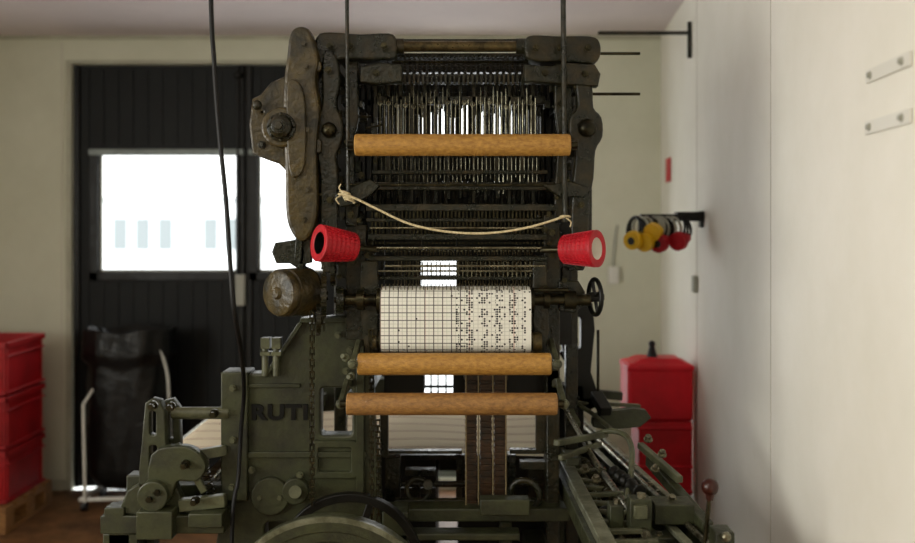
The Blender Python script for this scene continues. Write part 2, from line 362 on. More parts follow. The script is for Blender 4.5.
for j in range(30):
    t=j/29; z=.10+.86*t; row=[]
    for k in range(seg):
        a=k*2*math.pi/seg; ca,sa=math.cos(a),math.sin(a)
        sq=(abs(ca)**3.4+abs(sa)**3.4)**(-1/3.4)
        rx=.195+.012*t; ry=.115+.012*t
        bul=1+ (.06*math.sin(t*math.pi)) + .03*math.sin(a*7+t*5)*(1-t*.4)+.02*math.sin(a*13-t*11)+(-.35*(1-t/.12)**2 if t<.12 else 0)
        if t>.82: bul*=1.13+.03*math.sin(a*9)
        row.append(b.bm.verts.new((-1.805+ca*sq*rx*bul,4.9+sa*sq*ry*bul,z+(.012*math.sin(a*5) if t>.7 else 0))))
    rings.append(row)
for A,C in zip(rings,rings[1:]):
    for k in range(seg): b.bm.faces.new((A[k],A[(k+1)%seg],C[(k+1)%seg],C[k]))
b.bm.faces.new(rings[0]); 
cap=[b.bm.verts.new(v.co+Vector(((-1.805-v.co.x)*.25,(4.9-v.co.y)*.25,-.06))) for v in rings[-1]]
for k in range(seg): b.bm.faces.new((rings[-1][k],rings[-1][(k+1)%seg],cap[(k+1)%seg],cap[k]))
b.bm.faces.new(cap); b.done()
# red waste container on a low stand
YD=3.92; xa=W(628,0,YD).x; xb=W(694,0,YD).x; zt=W(0,364,YD).z; zb=W(0,497,YD).z; zm=W(0,422,YD).z
e=empty('red_waste_container',((xa+xb)/2,YD+.13,0))
b=B('body',M_redb,e,.018,3); b.box((xa,YD,zm),(xb,YD+.2,zt)); b.done()
b=B('lower_body',M_redb,e,.012,3); b.box((xa+.05,YD+.01,zb),(xb-.003,YD+.19,zm))
for z in (zb+.01,zb+.12,zm-.04): b.box((xa+.045,YD+.004,z),(xb,YD+.192,z+.018))
b.done()
b=B('lid',M_redb,e,.010,3); b.box((xa-.003,YD-.004,zt-.035),(xb+.003,YD+.204,zt-.006)); b.hexa([(xa+.005,YD,zt-.012),(xb-.005,YD,zt-.012),(xb-.005,YD+.2,zt-.012),(xa+.005,YD+.2,zt-.012),(xa+.06,YD+.04,zt+.018),(xb-.05,YD+.04,zt+.018),(xb-.05,YD+.16,zt+.018),(xa+.06,YD+.16,zt+.018)]); b.done()
xc=W(652,0,YD+.10).x
b=B('lid_handle',M_blackp,e,.002); b.ball((xc,YD+.10,W(0,344,YD+.10).z),.016); b.cyl((xc,YD+.10,zt+.012),(xc,YD+.10,W(0,344,YD+.1).z),.026,.010); b.done()
b=B('stand',M_blackp,e,.004); b.box((xa+.04,YD+.01,zb-.04),(xb-.01,YD+.19,zb))
for x in (xa+.05,xb-.04):
    for y in (YD+.02,YD+.16): b.box((x,y,0),(x+.025,y+.025,zb-.04))
b.done()
p=RW(669,170); b=B('fire_safety_sign',M_redb,bevel=.001); b.beam(p-wd*.09+wn*.004,p+wd*.09+wn*.004,.003,.13,up=(0,0,1)); b.done()
p=RW(697,284); b=B('wall_socket',M_grey,bevel=.004); b.beam(p-wd*.03+wn*.010,p+wd*.03+wn*.010,.02,.075); b.done()
p=W(613,275,YB); b=B('light_switch',M_platew,bevel=.004); b.box((p.x-.03,YB-.03,p.z-.05),(p.x+.03,YB-.001,p.z+.05)); b.done()
b=B('wall_cable',M_grey); b.path([(W(617,0,YB).x,YB-.01,W(0,225,YB).z),(W(614,0,YB).x,YB-.01,W(0,245,YB).z),(p.x,YB-.01,p.z+.04)],.005); b.done()
for (xA,yA,xB,yB_) in ((869,77,913,58),(868,127,913,117)):
    a=RW(xA,yA);c=RW(xB,yB_); z=(a.z+c.z)/2; a.z=c.z=z; mid=(a+c)/2
    e=empty('wall_bracket_plate',mid)
    b=B('plate',M_platew,e,.001); b.beam(a+wn*.004,c+wn*.004,.006,.028); b.done()
    b=B('bolts',M_grey,e)
    for t in (.12,.85): b.bolt(a.lerp(c,t)+wn*.007,wn,.006,.007)
    b.done()
# plug rack
r0=RW(703,217); e=empty('plug_cable_rack',r0)
b=B('rack_arm',M_blackp,e,.002); b.beam(r0-wd*.03+wn*.008+Vector((0,0,-.01)),r0+wd*.03+wn*.008+Vector((0,0,-.01)),.012,.07)
xe=W(640,0,3.8).x; b.box((xe,3.78,r0.z-.012),(r0.x-.006,3.82,r0.z+.012)); b.box((r0.x-.12,3.77,r0.z-.018),(r0.x-.006,3.83,r0.z+.022)); b.done()
bc=B('cable_loops',M_rubber,e)
for i,px in enumerate((636,648,662,680)):
    c=W(px,229,3.79)
    for k in range(3): bc.torus(c+Vector(((k-1)*.012,-.01+.01*k,0)),(1,.35+.1*k,.15*(k-1)),.052,.0055,20,6)
bc.done()
bc=B('grey_cable_loops',M_grey,e)
for px in (641,646,654,657,661,668,673): bc.torus(W(px,228,3.77),(1,.6,.1),.046,.006,20,6)
bc.done()
for nm,mm,sel in (('yellow_plugs',M_yel,((637,240),(649,242))),('red_plugs',M_redp,((663,243),(682,241))),('orange_plugs',M_yel,((657,232),))):
    b=B(nm,mm,e)
    for px,py in sel:
        c=W(px,py,3.74); b.prof(c+Vector((-.03,-.03,-.004)),c+Vector((.04,.05,.02)),[(0,.028),(0,.038),(.25,.040),(.3,.032),(.8,.024),(1,.012)],18,True)
    b.done()
b=B('plug_pins',M_blackp,e)
for px,py in ((637,240),(663,243)):
    c=W(px,py,3.74)+Vector((-.03,-.03,-.004)); b.cyl(c+Vector((-.003,-.003,0)),c,.016)
b.done()
p=RW(692,33); e=empty('wall_support_arm',p)
b=B('arm_pipe',M_dark,e); b.cyl((p.x-.01,p.y,p.z),(W(598,33,p.y).x,p.y,p.z),.009); b.beam((p.x-.012,p.y,W(0,22,p.y).z),(p.x-.012,p.y,W(0,58,p.y).z),.016,.016,up=(1,0,0)); b.done()

# ================================================================ LOOM
loom=empty('weaving_loom',(0,3.2,0))
YF=2.62
outer=[(224,376),(262,376),(268,372),(298,326),(304,320),(358,318),(364,322),(368,380),(374,440),(380,520),(382,640),(392,790),(330,790),(318,640),(300,600),(262,600),(250,640),(240,790),(196,790),(204,620),(222,520)]
hole1=rrect(318,386,354,438,6); hole2=rrect(262,520,300,560,8)
b=B('end_frame_casting',M_green,loom); b.plate(outer,[hole1,hole2],YF,.07,.006); b.done()
b=B('end_frame_ribs',M_green,loom,.003)
b.plate([(222,374),(246,374),(246,500),(222,500)],[],YF-.02,.1,.004)
b.pbox(244,452,366,458,YF-.012,.02); b.pbox(356,325,364,500,YF-.015,.03); b.pbox(246,384,300,388,YF-.008,.02)
b.beam(W(266,376,YF-.005),W(302,322,YF-.005),.012,.03,up=(0,1,0)); b.pbox(300,318,362,323,YF-.015,.05)
b.plate(rrect(312,442,357,478,4),[rrect(317,447,352,473,3)],YF-.015,.03,.003)
b.plate(circ(270,497,18),[],YF-.02,.03,.003); b.plate(circ(295,492,12),[],YF-.03,.04,.003)
b.done()
b=B('end_frame_bolts',M_green2,loom)
for (x,y) in ((233,388),(233,440),(252,470),(338,335),(350,350),(300,475),(260,497),(280,497),(232,487),(346,371)):
    b.bolt(W(x,y,YF-.022 if x<246 else YF-.012),(0,-1,0),.0075,.012)
b.cyl(W(295,492,YF-.09),W(295,492,YF),.018); b.done()
tcu=bpy.data.curves.new('lettering','FONT');tcu.body='RUTI';tcu.size=.052;tcu.extrude=.003;tcu.offset=.0022;tcu.space_character=1.12
tob=bpy.data.objects.new('lettering_tmp',tcu);S.collection.objects.link(tob);bpy.context.view_layer.update()
me=bpy.data.meshes.new_from_object(tob.evaluated_get(bpy.context.evaluated_depsgraph_get()));bpy.data.objects.remove(tob)
xsv=[v.co.x for v in me.vertices]; wdt=max(xsv)-min(xsv); p0=W(252,420,YF);p1=W(308,404,YF)
ys=[v.co.y for v in me.vertices]; sx=(p1.x-p0.x)/wdt; sy=(p1.z-p0.z)/(max(ys)-min(ys)); mnx=min(xsv);mny=min(ys)
for v in me.vertices:
    x=p0.x+(v.co.x-mnx)*sx; z=p0.z+(v.co.y-mny)*sy; y=YF-.003-v.co.z; v.co=(x,y,z)
me.materials.clear(); me.materials.append(M_letter); finish_obj(bpy.data.objects.new('raised_lettering',me),loom)
b=B('far_end_frame',M_green,loom); YG=4.15
b.plate([(250,380),(422,380),(422,396),(456,396),(456,380),(560,380),(585,420),(600,640),(560,640),(545,470),(310,470),(300,640),(262,640),(255,470)],[],YG,.07,.006); b.done()
b=B('cross_beams',M_green,loom,.004)
for (x,z,w,h) in ((-.66,.30,.08,.08),(-.20,.25,.08,.08),(.30,.30,.08,.08),(-.66,.86,.05,.07),(-.3,1.02,.05,.05)): b.beam((x,YF+.02,z),(x*.98,YG+.02,z),w,h)
b.done()
YL=2.55
b=B('slotted_lever',M_green,loom)
b.plate([(146,404),(152,400),(159,402),(163,412),(164,440),(168,470),(180,500),(178,520),(150,520),(140,500),(140,470),(143,440)],[rrect(148,410,157,437,4),rrect(148,444,158,469,4)],YL,.035,.004)
b.plate([(164,402),(172,400),(178,408),(180,470),(170,474),(166,440)],[rrect(168,412,174,440,2)],YL+.06,.03,.003)
b.plate(smooth2([(152,456),(176,448),(194,452),(204,466),(196,480),(176,480),(168,500),(150,500)],3),[circ(186,464,5)],YL-.03,.04,.004)
b.plate(circ(152,497,14),[],YL-.05,.06,.004)
b.done()
b=B('left_arm_bars',M_green2,loom,.003)
b.beam(W(196,455,YL),W(226,450,YL+.05),.02,.03); b.pcyl(172,230,413,6,YL+.06)
b.beam(W(180,505,YL),W(226,500,YL),.03,.035); b.beam(W(176,444,YL+.02),W(205,492,YL+.02),.018,.02)
b.done()
b=B('left_bolts',M_dsteel,loom)
for (x,y) in ((154,405),(152,497),(186,464),(172,406),(215,413),(160,490),(196,500)): b.bolt(W(x,y,YL-.03 if x<200 else YL+.03),(0,-1,0),.009,.03)
b.done()
b=B('left_tension_spring',M_dsteel,loom); b.coil(W(204,462,YL+.03),W(212,500,YL+.03),.011,.0026,9); b.done()
b=B('clamp_bolts',M_green2,loom,.001)
for x in (265,276): b.vcyl(x,344,376,3.2,2.6); b.pbox(x-4.5,338,x+4.5,349,2.58,.03); b.pbox(x-5,352,x+5,356,2.58,.03)
b.done()
b=B('let_off_base',M_green,loom,.005)
b.pbox(100,516,224,534,YL-.02,.14); b.pbox(108,520,130,600,YL,.1); b.pbox(136,512,172,540,YL-.06,.2); b.pbox(188,514,222,528,YL-.05,.06)
a=W(120,534,YL); b.box((a.x-.05,YL+.0,0),(a.x+.05,YL+.1,a.z)); b.box((a.x-.07,YL-.02,0),(a.x+.07,YL+.13,.04))
b.pbox(104,508,124,518,YL-.02,.06); b.plate([(120,512),(128,492),(138,486),(150,500),(150,516)],[],YL-.01,.05,.004)
b.done()
b=B('cloth_take_up_roller',M_steel,loom); b.cyl((-.94,2.72,.78),(-.94,4.1,.78),.03,seg=24); b.cyl((-.80,2.7,.72),(-.80,4.1,.72),.022); b.done()
b=B('roller_brackets',M_green,loom,.004)
for y in (2.66,4.05): b.beam((-.94,y,.80),(-.94,y,.0),.08,.06); b.beam((-.94,y,.74),(-.6,y,.74),.05,.06)
b.done()
# cloth
b=B('woven_cloth',M_cloth,loom,angle=80); nx,ny=40,16; g=[]
x0,x1=-.91,.31
for i in range(nx+1):
    x=x0+(x1-x0)*i/nx; row=[]
    for j in range(ny+1):
        y=2.80+(3.45-2.80)*j/ny; z=.818+.006*math.sin(x*9+y*3)
        row.append(b.bm.verts.new((x,y,z)))
    g.append(row)
for i in range(nx):
    for j in range(ny): b.bm.faces.new((g[i][j],g[i+1][j],g[i+1][j+1],g[i][j+1]))
dr=[b.bm.verts.new(v.co+Vector((-.055,0,-.03))) for v in g[0]]; dr2=[b.bm.verts.new(v.co+Vector((-.0,0,-.25))) for v in dr]
for j in range(ny): b.bm.faces.new((g[0][j],g[0][j+1],dr[j+1],dr[j])); b.bm.faces.new((dr[j],dr[j+1],dr2[j+1],dr2[j]))
b.done()
c=W(330,629,2.34)
b=B('flywheel',M_green,loom,.003)
b.ring(c,(0,1,0),.262,.30,.05,64); b.ring(c+Vector((0,-.012,0)),(0,1,0),.235,.265,.02,64); b.cyl(c+Vector((0,-.06,0)),c+Vector((0,.06,0)),.05)
for i in range(6):
    t=i*math.pi/3+.3; b.beam(c,c+Vector((math.cos(t)*.27,0,math.sin(t)*.27)),.03,.025,up=(0,1,0))
b.done()
b=B('flywheel_rim_edge',M_rail,loom); b.ring(c+Vector((0,-.02,0)),(0,1,0),.289,.303,.012,64); b.done()
c2=W(350,566,2.52)
b=B('dark_drive_wheel',M_black,loom,.002); b.ring(c2,(0,1,0),.185,.208,.03,56); b.cyl(c2-Vector((0,.04,0)),c2+Vector((0,.12,0)),.03)
for i in range(5):
    t=i*math.pi*.4; b.beam(c2,c2+Vector((math.cos(t)*.19,0,math.sin(t)*.19)),.02,.02,up=(0,1,0))
b.done()
b=B('flywheel_shaft',M_steel,loom); b.cyl(c+Vector((0,-.07,0)),c+Vector((0,.5,0)),.022); b.done()
b=B('drive_chain',M_dsteel,loom)
def chain(b,p,q,pitch=.0165,w=.014):
    p=Vector(p);q=Vector(q);n=int((q-p).length/pitch);d=(q-p)/n
    for i in range(n):
        c=p+d*(i+.5)
        if i%2: b.beam(c-d*.68,c+d*.68,w*.35,.009)
        else:
            for s in (-1,1): b.beam(c-d*.68+Vector((s*w*.38,0,0)),c+d*.68+Vector((s*w*.38,0,0)),.0028,.010)
        b.cyl(c-d*.5-Vector((w*.55,0,0)),c-d*.5+Vector((w*.55,0,0)),.0032,seg=6)
chain(b,W(312,300,2.5),W(312,505,2.5)); chain(b,W(324,262,2.5),W(322,330,2.5)); chain(b,W(371,330,2.52),W(372,520,2.52)); chain(b,W(378,420,2.56),W(379,520,2.56)); b.done()
b=B('lower_transverse_beams',M_green,loom,.004)
b.pbox(392,509,570,522,2.66,.08); b.pbox(392,534,520,541,2.6,.06); b.pbox(500,522,512,790,2.7,.06); b.pbox(382,512,408,560,2.6,.1); b.pbox(480,500,530,516,2.6,.05)
b.done()
b=B('lower_mechanism',M_dark,loom,.002)
for (x0_,y0_,x1_,y1_,yy,dd) in ((385,458,400,512,2.8,.05),(405,470,436,476,2.9,.04),(412,476,420,512,2.9,.04),(456,455,462,512,2.95,.04),(508,455,516,512,2.8,.05),(520,462,556,470,2.75,.04),(528,470,548,512,2.85,.08),(400,488,436,494,3.1,.05),(395,455,552,460,3.3,.03),(545,440,556,520,2.75,.05),(536,408,548,452,2.74,.03),(380,408,388,458,2.74,.03),(388,451,462,454,2.76,.03),(510,450,548,454,2.76,.03)): b.pbox(x0_,y0_,x1_,y1_,yy,dd)
b.torus(W(418,490,2.75),(0,1,0),.035,.008); b.torus(W(525,495,2.7),(.3,1,0),.045,.01); b.pcyl(400,560,484,3,2.85); b.pcyl(395,556,502,4,2.75); b.cyl(W(428,485,2.7),W(428,485,3.4),.016); b.done()
b=B('light_block_panels',M_black,loom); b.box((-.30,3.5,.02),(-.085,4.1,.72)); b.box((.0,3.5,.02),(.36,4.1,.7)); b.done()  # black plates that block the daylight behind the loom, leaving one gap
b=B('brown_pattern_chain',M_brown,loom,.001)
for x in (471,486,500):
    b.pbox(x-5.5,374,x+5.5,514,2.72,.012)
    for k in range(22):
        y=378+k*6.2; b.pbox(x-6,y,x+6,y+2.6,2.712,.03)
b.pbox(464,512,508,520,2.7,.06); b.pbox(464,374,508,380,2.7,.05)
b.done()
b=B('pattern_chain_cords',M_thread,loom)
for x in (466,478.5,493,506): b.vcyl(x,374,512,.8,2.70,6)
b.done()

# ---- right-hand side of the loom (depth rails)
def RA(Y): return .378-.02*(Y-2.1)
def RB(Y): return .668-.104*(Y-2.1)
b=B('steel_rail_inner',M_rail,loom,.003); b.beam((RA(2.1)-.005,2.1,.752),(RA(3.6)-.005,3.6,.752),.04,.025); b.done()
b=B('rail_inner_web',M_green,loom,.003); b.beam((RA(2.1)-.03,2.1,.715),(RA(4.3)-.03,4.3,.715),.02,.05); b.beam((RA(2.1),2.1,.70),(RA(4.3),4.3,.70),.05,.07); b.done()
b=B('rail_outer',M_green,loom,.004); b.beam((RB(2.1),2.1,.70),(RB(4.4),4.4,.70),.05,.07); b.beam((RB(2.1)-.12,2.1,.70),(RB(4.4)-.10,4.4,.70),.03,.04); b.done()
b=B('rail_top_highlights',M_rail,loom,.002); b.beam((RB(2.1)-.07,2.1,.735),(RB(4.4)-.06,4.4,.735),.022,.014); b.beam((RB(2.1)+.01,2.1,.739),(RB(4.4)+.01,4.4,.739),.02,.008); b.done()  # pale strips put the highlight along the outer rail's top into colour
b=B('steel_guides',M_steel,loom); b.cyl((RB(2.1)-.035,2.1,.75),(RB(4.3)-.03,4.3,.75),.008); b.cyl((RA(2.1)+.05,2.1,.73),(RA(4.3)+.04,4.3,.73),.009); b.cyl((RA(2.1)+.11,2.3,.74),(RA(4.3)+.08,4.3,.74),.013); b.done()
b=B('deck_springs',M_dsteel,loom); b.coil((RB(2.4)-.16,2.4,.73),(RB(3.0)-.15,3.0,.74),.014,.0028,30); b.coil((RA(2.3)+.08,2.3,.72),(RA(2.8)+.08,2.8,.72),.013,.0028,26); b.done()
b=B('deck_plate',M_dark,loom,.003); b.hexa([(RA(2.1),2.1,.63),(RB(2.1),2.1,.63),(RB(4.3),4.3,.63),(RA(4.3),4.3,.63),(RA(2.1),2.1,.665),(RB(2.1),2.1,.665),(RB(4.3),4.3,.665),(RA(4.3),4.3,.665)]); b.done()
b=B('side_legs',M_green,loom,.006)
for y in (2.2,3.2,4.15):
    b.beam((RA(y)+.03,y,.64),(RA(y)+.03,y,0),.07,.06); b.beam((RB(y)-.03,y,.68),(RB(y)-.03,y,0),.08,.07); b.beam((RA(y),y,.25),(RB(y),y,.25),.06,.06)
b.done()
bg=B('deck_blocks',M_green,loom,.004); bl=B('deck_levers',M_green2,loom,.003); bs=B('deck_bolts',M_steel,loom); bd=B('deck_dark_parts',M_black,loom,.002)
for i in range(26):
    y=2.2+i*.078+random.uniform(-.01,.01); w=RB(y)-RA(y)
    x=RA(y)+random.uniform(.15,.85)*w; sx=random.uniform(.02,.05); sy=random.uniform(.015,.035); h=random.uniform(.03,.09)
    if y<2.5: h=min(h,.055)
    (bg if i%3 else bd).box((x-sx,y-sy,.66),(x+sx,y+sy,.67+h))
    bs.bolt((x,y-sy*.2,.668+h),(0,0,1),.008,.01)
    bs.bolt((x+sx*.5,y-sy,.66+h*.6),(0,-1,0),.007,.012)
    bl.beam((RA(y)+.01,y+.04,.745),(RA(y)+random.uniform(.08,.2),y+.04,.72+random.uniform(0,.03)),.018,.014)
    x2=RA(y)+random.uniform(.1,.9)*w
    if i%2: bd.cyl((x2,y-.02,.70),(x2,y+.05,.70),random.uniform(.015,.03),seg=14)
    if i%3==1: bl.cyl((x2,y,.66),(x2,y,.70+random.uniform(0,.05)),random.uniform(.01,.02))
    if i%4==0: bd.torus((x2,y,.72),(random.random(),.8,.3),.03,.007,16,6)
    bs.bolt((RB(y)-.01,y,.74),(0,0,1),.007,.008)
bg.pbox(566,458,580,466,2.6,.1)
bl.beam(W(556,443,2.55),W(606,434,2.75),.020,.018); bl.beam(W(560,458,2.5),W(600,444,2.7),.015,.016)
bg.plate([(594,420),(600,414),(634,410),(646,412),(650,418),(640,426),(606,429),(594,426)],[],2.95,.04,.004)
bg.plate([(520,386),(548,378),(560,392),(556,412),(540,420)],[],3.0,.05,.004)
bl.path([W(597,434,2.75),W(612,431,2.72),(W(626,436,2.68)),W(632,450,2.6),W(631,472,2.5),W(627,500,2.4)],.009)
bl.path([W(560,395,3.1),W(590,412,2.95),W(612,430,2.8)],.008)
bl.beam(W(552,378,3.2),W(577,425,2.9),.025,.02)
bl.beam(W(575,402,3.1),W(640,406,3.15),.02,.012); bg.beam(W(580,392,3.3),W(622,396,3.3),.03,.03)
bs.cyl(W(545,372,3.3),W(600,470,2.5),.008); bl.beam(W(640,445,2.75),W(680,480,2.5),.02,.02)
bd.prof(W(612,470,2.55),W(640,492,2.4),[(0,.012),(.1,.02),(.2,.014),(.3,.02),(.4,.014),(.5,.02),(.6,.014),(.7,.02),(.8,.014),(1,.02)],14)
bg.pbox(630,500,652,532,2.32,.05); bg.pbox(610,506,624,540,2.36,.05); bl.pbox(634,506,648,520,2.31,.02)
bs.bolt(W(641,500,2.34),(0,0,1),.012,.018); bs.bolt(W(617,506,2.38),(0,0,1),.010,.018)
for (x,y) in ((585,470),(596,480),(655,470),(662,455),(648,440),(672,500),(664,515)): bs.bolt(W(x,y,2.5 if y<480 else 2.4),(0,-.5,1),.009,.015)
bg.beam(W(650,460,2.7),W(708,528,2.3),.03,.03); bg.pbox(655,505,695,525,2.35,.08); bg.pbox(716,533,735,560,2.1,.06); bs.ball(W(726,537,2.09),.012)
bd.box((.50,2.12,.66),(.62,2.2,.70))
for o in (bg,bl,bs,bd): o.done()
b=B('shift_lever_rod',M_dsteel,loom); b.cyl(W(710,492,2.15),W(703,560,2.16),.0055); b.done()
b=B('shift_lever_knob',M_knob,loom); b.ball(W(710,487,2.15),.021); b.cyl(W(710,493,2.15),W(709.5,500,2.15),.011,.008); b.done()
b=B('picking_upright',M_black,loom,.003)
b.plate([(564,306),(574,300),(592,304),(594,330),(590,372),(600,402),(590,410),(578,395),(566,360),(560,330)],[rrect(570,316,582,350,4)],3.1,.05,.003)
b.beam(W(562,350,3.15),W(598,402,3.15),.03,.03,up=(0,1,0)); b.beam(W(596,395,3.0),W(606,412,2.9),.04,.03); b.pbox(560,398,606,408,3.1,.06)
b.box((.33,3.1,.66),(.44,3.18,.98)); b.done()
b=B('picking_upright_rods',M_dsteel,loom); b.vcyl(598,330,400,1.5,3.1); b.vcyl(575,300,410,2,3.08); b.done()

# ================================================================ JACQUARD HEAD
J=empty('jacquard_machine',(0,2.7,0))
b=B('support_columns',M_dark,J,.004)
b.pbox(362,230,374,460,2.72,.05); b.pbox(546,215,560,410,2.72,.05)
for px in (340,572):
    a=W(px,300,2.98); b.box((a.x-.02,2.98,0),(a.x+.02,3.03,W(0,80,2.98).z))
a=W(368,400,2.72); b.box((a.x-.018,2.72,0),(a.x+.018,2.77,.9)); a=W(553,400,2.72); b.box((a.x-.02,2.72,0),(a.x+.02,2.77,1.1))
b.done()
b=B('rear_light_blockers',M_black,J,.003)  # black plates added to stop daylight showing through the head
b.pbox(534,60,572,345,2.96,.015); b.pbox(336,60,384,345,2.96,.015); b.pbox(384,232,421,292,2.94,.01); b.pbox(456,232,536,292,2.94,.01)
b.pbox(376,288,548,345,2.9,.02); b.pbox(421,232,456,258,2.94,.01); b.done()
b=B('side_frames',M_dark,J,.004)
for (x0_,x1_) in ((318,332),(578,592)):
    for yy in (2.54,2.98): b.pbox(x0_,58,x1_,262,yy,.05)
    for (ya,yb) in ((60,74),(120,136),(182,194),(236,250)):
        a=W(x0_,ya,2.54);c_=W(x1_,yb,2.54); b.box((a.x,2.54,a.z),(c_.x,3.03,c_.z))
b.done()
b=B('curved_side_casting',M_rust,J)
b.plate(smooth2([(292,38),(297,30),(306,31),(311,42),(315,60),(312,80),(316,110),(313,150),(314,200),(311,226),(303,238),(295,232),(289,214),(288,170),(286,120),(287,80),(290,56)],4),[],2.46,.07,.009)
b.plate(smooth2([(288,90),(296,82),(303,100),(304,150),(300,172),(290,168)],4),[],2.445,.03,.004)
for (x,y) in ((304,44),(306,66),(307,190),(303,220),(308,130)): b.bolt(W(x,y,2.46),(0,-1,0),.007,.010)
b.plate(rrect(308,62,320,70,2),[],2.47,.04,.003); b.plate(rrect(308,140,320,152,2),[],2.47,.04,.003); b.done()
b=B('side_bracket',M_rust,J)
b.plate([(254,100),(262,96),(272,84),(290,76),(300,82),(302,170),(290,172),(280,162),(268,158),(254,152),(251,125)],[circ(262,112,3)],2.5,.06,.006)
b.plate(circ(281,127,18,28),[],2.45,.06,.006)
b.done()
b=B('side_boss',M_dark,J,.002); p=W(281,127,2.44); b.prof(p+Vector((0,.02,0)),p+Vector((0,-.03,0)),[(0,.04),(.4,.04),(.5,.032),(.8,.030),(1,.02)],28); b.bolt(p+Vector((0,-.03,0)),(0,-1,0),.012,.014)
b.ball(W(257,105,2.47),.014); b.bolt(W(262,145,2.5),(0,-1,0),.008,.014); b.bolt(W(290,88,2.5),(0,-1,0),.009,.014)
for k in range(8):
    t=k*math.pi/4; b.ball(p+Vector((math.cos(t)*.036,-.004,math.sin(t)*.036)),.004,8)
b.done()
b=B('link_arms',M_dark,J,.003)
b.plate([(276,244),(296,241),(304,250),(302,270),(290,262),(277,262),(273,252)],[],2.5,.04,.004); b.plate([(298,170),(308,170),(310,262),(300,264)],[],2.5,.03,.003)
b.beam(W(300,236,2.5),W(298,262,2.5),.02,.02); b.plate([(308,60),(322,64),(322,250),(310,250)],[rrect(312,90,318,140,2),rrect(312,160,318,220,2)],2.52,.03,.003); b.done()
b=B('brown_pulley_drum',M_rust,J); p=W(292,292,2.5); dd=Vector((-.60,-.80,.0)).normalized()
b.prof(p+dd*.055,p-dd*.055,[(0,.02),(.0,.055),(.03,.062),(.10,.066),(.18,.0665),(.2,.062),(.28,.062),(.3,.067),(.8,.068),(.9,.072),(1,.068)],40); b.prof(p+dd*.063,p+dd*.05,[(0,.012),(.5,.018),(1,.018)],20); b.done()
b=B('gear_train',M_dark,J)
b.gear(W(324,296,2.5),(1,.15,0),.055,.014,22); b.gear(W(333,270,2.52),(1,.1,0),.04,.012,18); b.gear(W(318,318,2.52),(1,.2,0),.045,.012,18); b.gear(W(340,300,2.5),(1,.1,0),.035,.02,14); b.done()
b=B('front_posts',M_dark,J,.003)
b.plate(smooth2([(324,56),(334,56),(338,80),(334,104),(340,120),(340,140),(334,156),(336,180),(334,262),(322,262),(322,180),(318,150),(318,120),(324,104)],3),[],2.49,.04,.005)
b.plate(smooth2([(578,80),(590,84),(592,108),(600,118),(601,136),(594,150),(592,178),(588,200),(586,262),(574,262),(574,200),(578,150),(572,136),(572,118),(580,106)],3),[],2.49,.04,.005)
b.plate([(347,54),(357,54),(357,120),(353,135),(353,180),(358,200),(356,225),(346,225),(346,200),(349,180),(348,120)],[],2.54,.03,.003)
b.plate([(556,62),(570,60),(572,110),(566,135),(568,215),(556,222),(556,190),(560,140),(556,110)],[],2.54,.03,.003)
b.pbox(346,225,366,340,2.55,.05); b.pbox(544,215,560,300,2.55,.05)
b.plate([(336,195),(370,180),(378,186),(370,194),(352,204),(340,206)],[],2.47,.03,.003); b.plate([(546,186),(570,182),(588,188),(586,196),(560,196)],[],2.48,.03,.003)
b.done()
b=B('top_beam_castings',M_dark,J)
b.plate(smooth2([(318,38),(330,34),(360,36),(388,35),(394,40),(394,52),(388,57),(340,57),(332,62),(318,60)],3),[],2.5,.08,.006)
b.plate(smooth2([(527,41),(534,37),(560,38),(590,38),(598,43),(598,56),(590,61),(560,59),(540,59),(528,55)],3),[],2.5,.08,.006)
b.plate([(362,68),(380,64),(400,66),(400,80),(376,82),(362,80)],[],2.48,.05,.005)
b.plate([(526,66),(550,68),(566,64),(594,66),(599,74),(597,84),(560,82),(540,80),(526,80)],[],2.48,.05,.005)
b.done()
b=B('top_beam_bolts',M_dsteel,J)
for (x,y) in ((330,46),(350,46),(384,46),(536,48),(560,48),(588,48),(376,73),(545,73),(585,74),(328,70),(328,130),(587,128),(330,200),(581,205),(352,240),(552,232),(552,255),(353,262),(351,215)):
    b.bolt(W(x,y,2.48),(0,-1,0),.007,.012)
b.ball(W(329,130,2.485),.022); b.ball(W(587,128,2.485),.026); b.done()
b=B('top_shaft',M_brass,J); b.pcyl(390,530,46.5,5.5,2.53); b.done()
b=B('top_shaft_collars',M_dark,J); b.pcyl(392,404,46.5,8,2.53); b.pcyl(516,528,46.5,8,2.53); b.pbox(392,39,528,42,2.6,.04); b.done()
b=B('horizontal_bars',M_dark,J,.002)
b.pbox(390,53,530,57,2.6,.06); b.pbox(362,74,590,82,2.58,.05); b.pbox(345,182,585,190,2.55,.04); b.pbox(366,204,556,211,2.54,.05); b.pbox(366,218,556,222,2.56,.05)
b.pbox(368,234,548,240,2.54,.04); b.pbox(368,256,548,261,2.54,.04); b.pbox(366,276,548,280,2.56,.05); b.pbox(375,96,545,104,2.62,.03); b.pbox(372,170,548,174,2.56,.03)
for y in (60,100,200,250): 
    for x in (345,565): a=W(x,y,2.58); b.box((a.x-.012,2.58,a.z-.012),(a.x+.012,3.0,a.z+.012))
b.pbox(330,60,580,72,2.97,.05); b.pbox(330,186,580,196,2.97,.05); b.pbox(330,236,580,246,2.97,.05)
b.done()
b=B('steel_rods',M_steel,J)
b.pcyl(360,560,248,1.6,2.52); b.pcyl(385,545,266,1.2,2.5); b.pcyl(370,548,228,1.1,2.52); b.pcyl(372,548,271,1.0,2.54); b.done()
b=B('dark_rods',M_dsteel,J); b.pcyl(345,592,185,1.6,2.5); b.pcyl(392,530,62,1.6,2.56)
b.pcyl(560,640,53.5,1.5,2.62); b.pcyl(566,640,94,1.5,2.62); b.done()
b=B('rod_row_studs',M_dsteel,J)
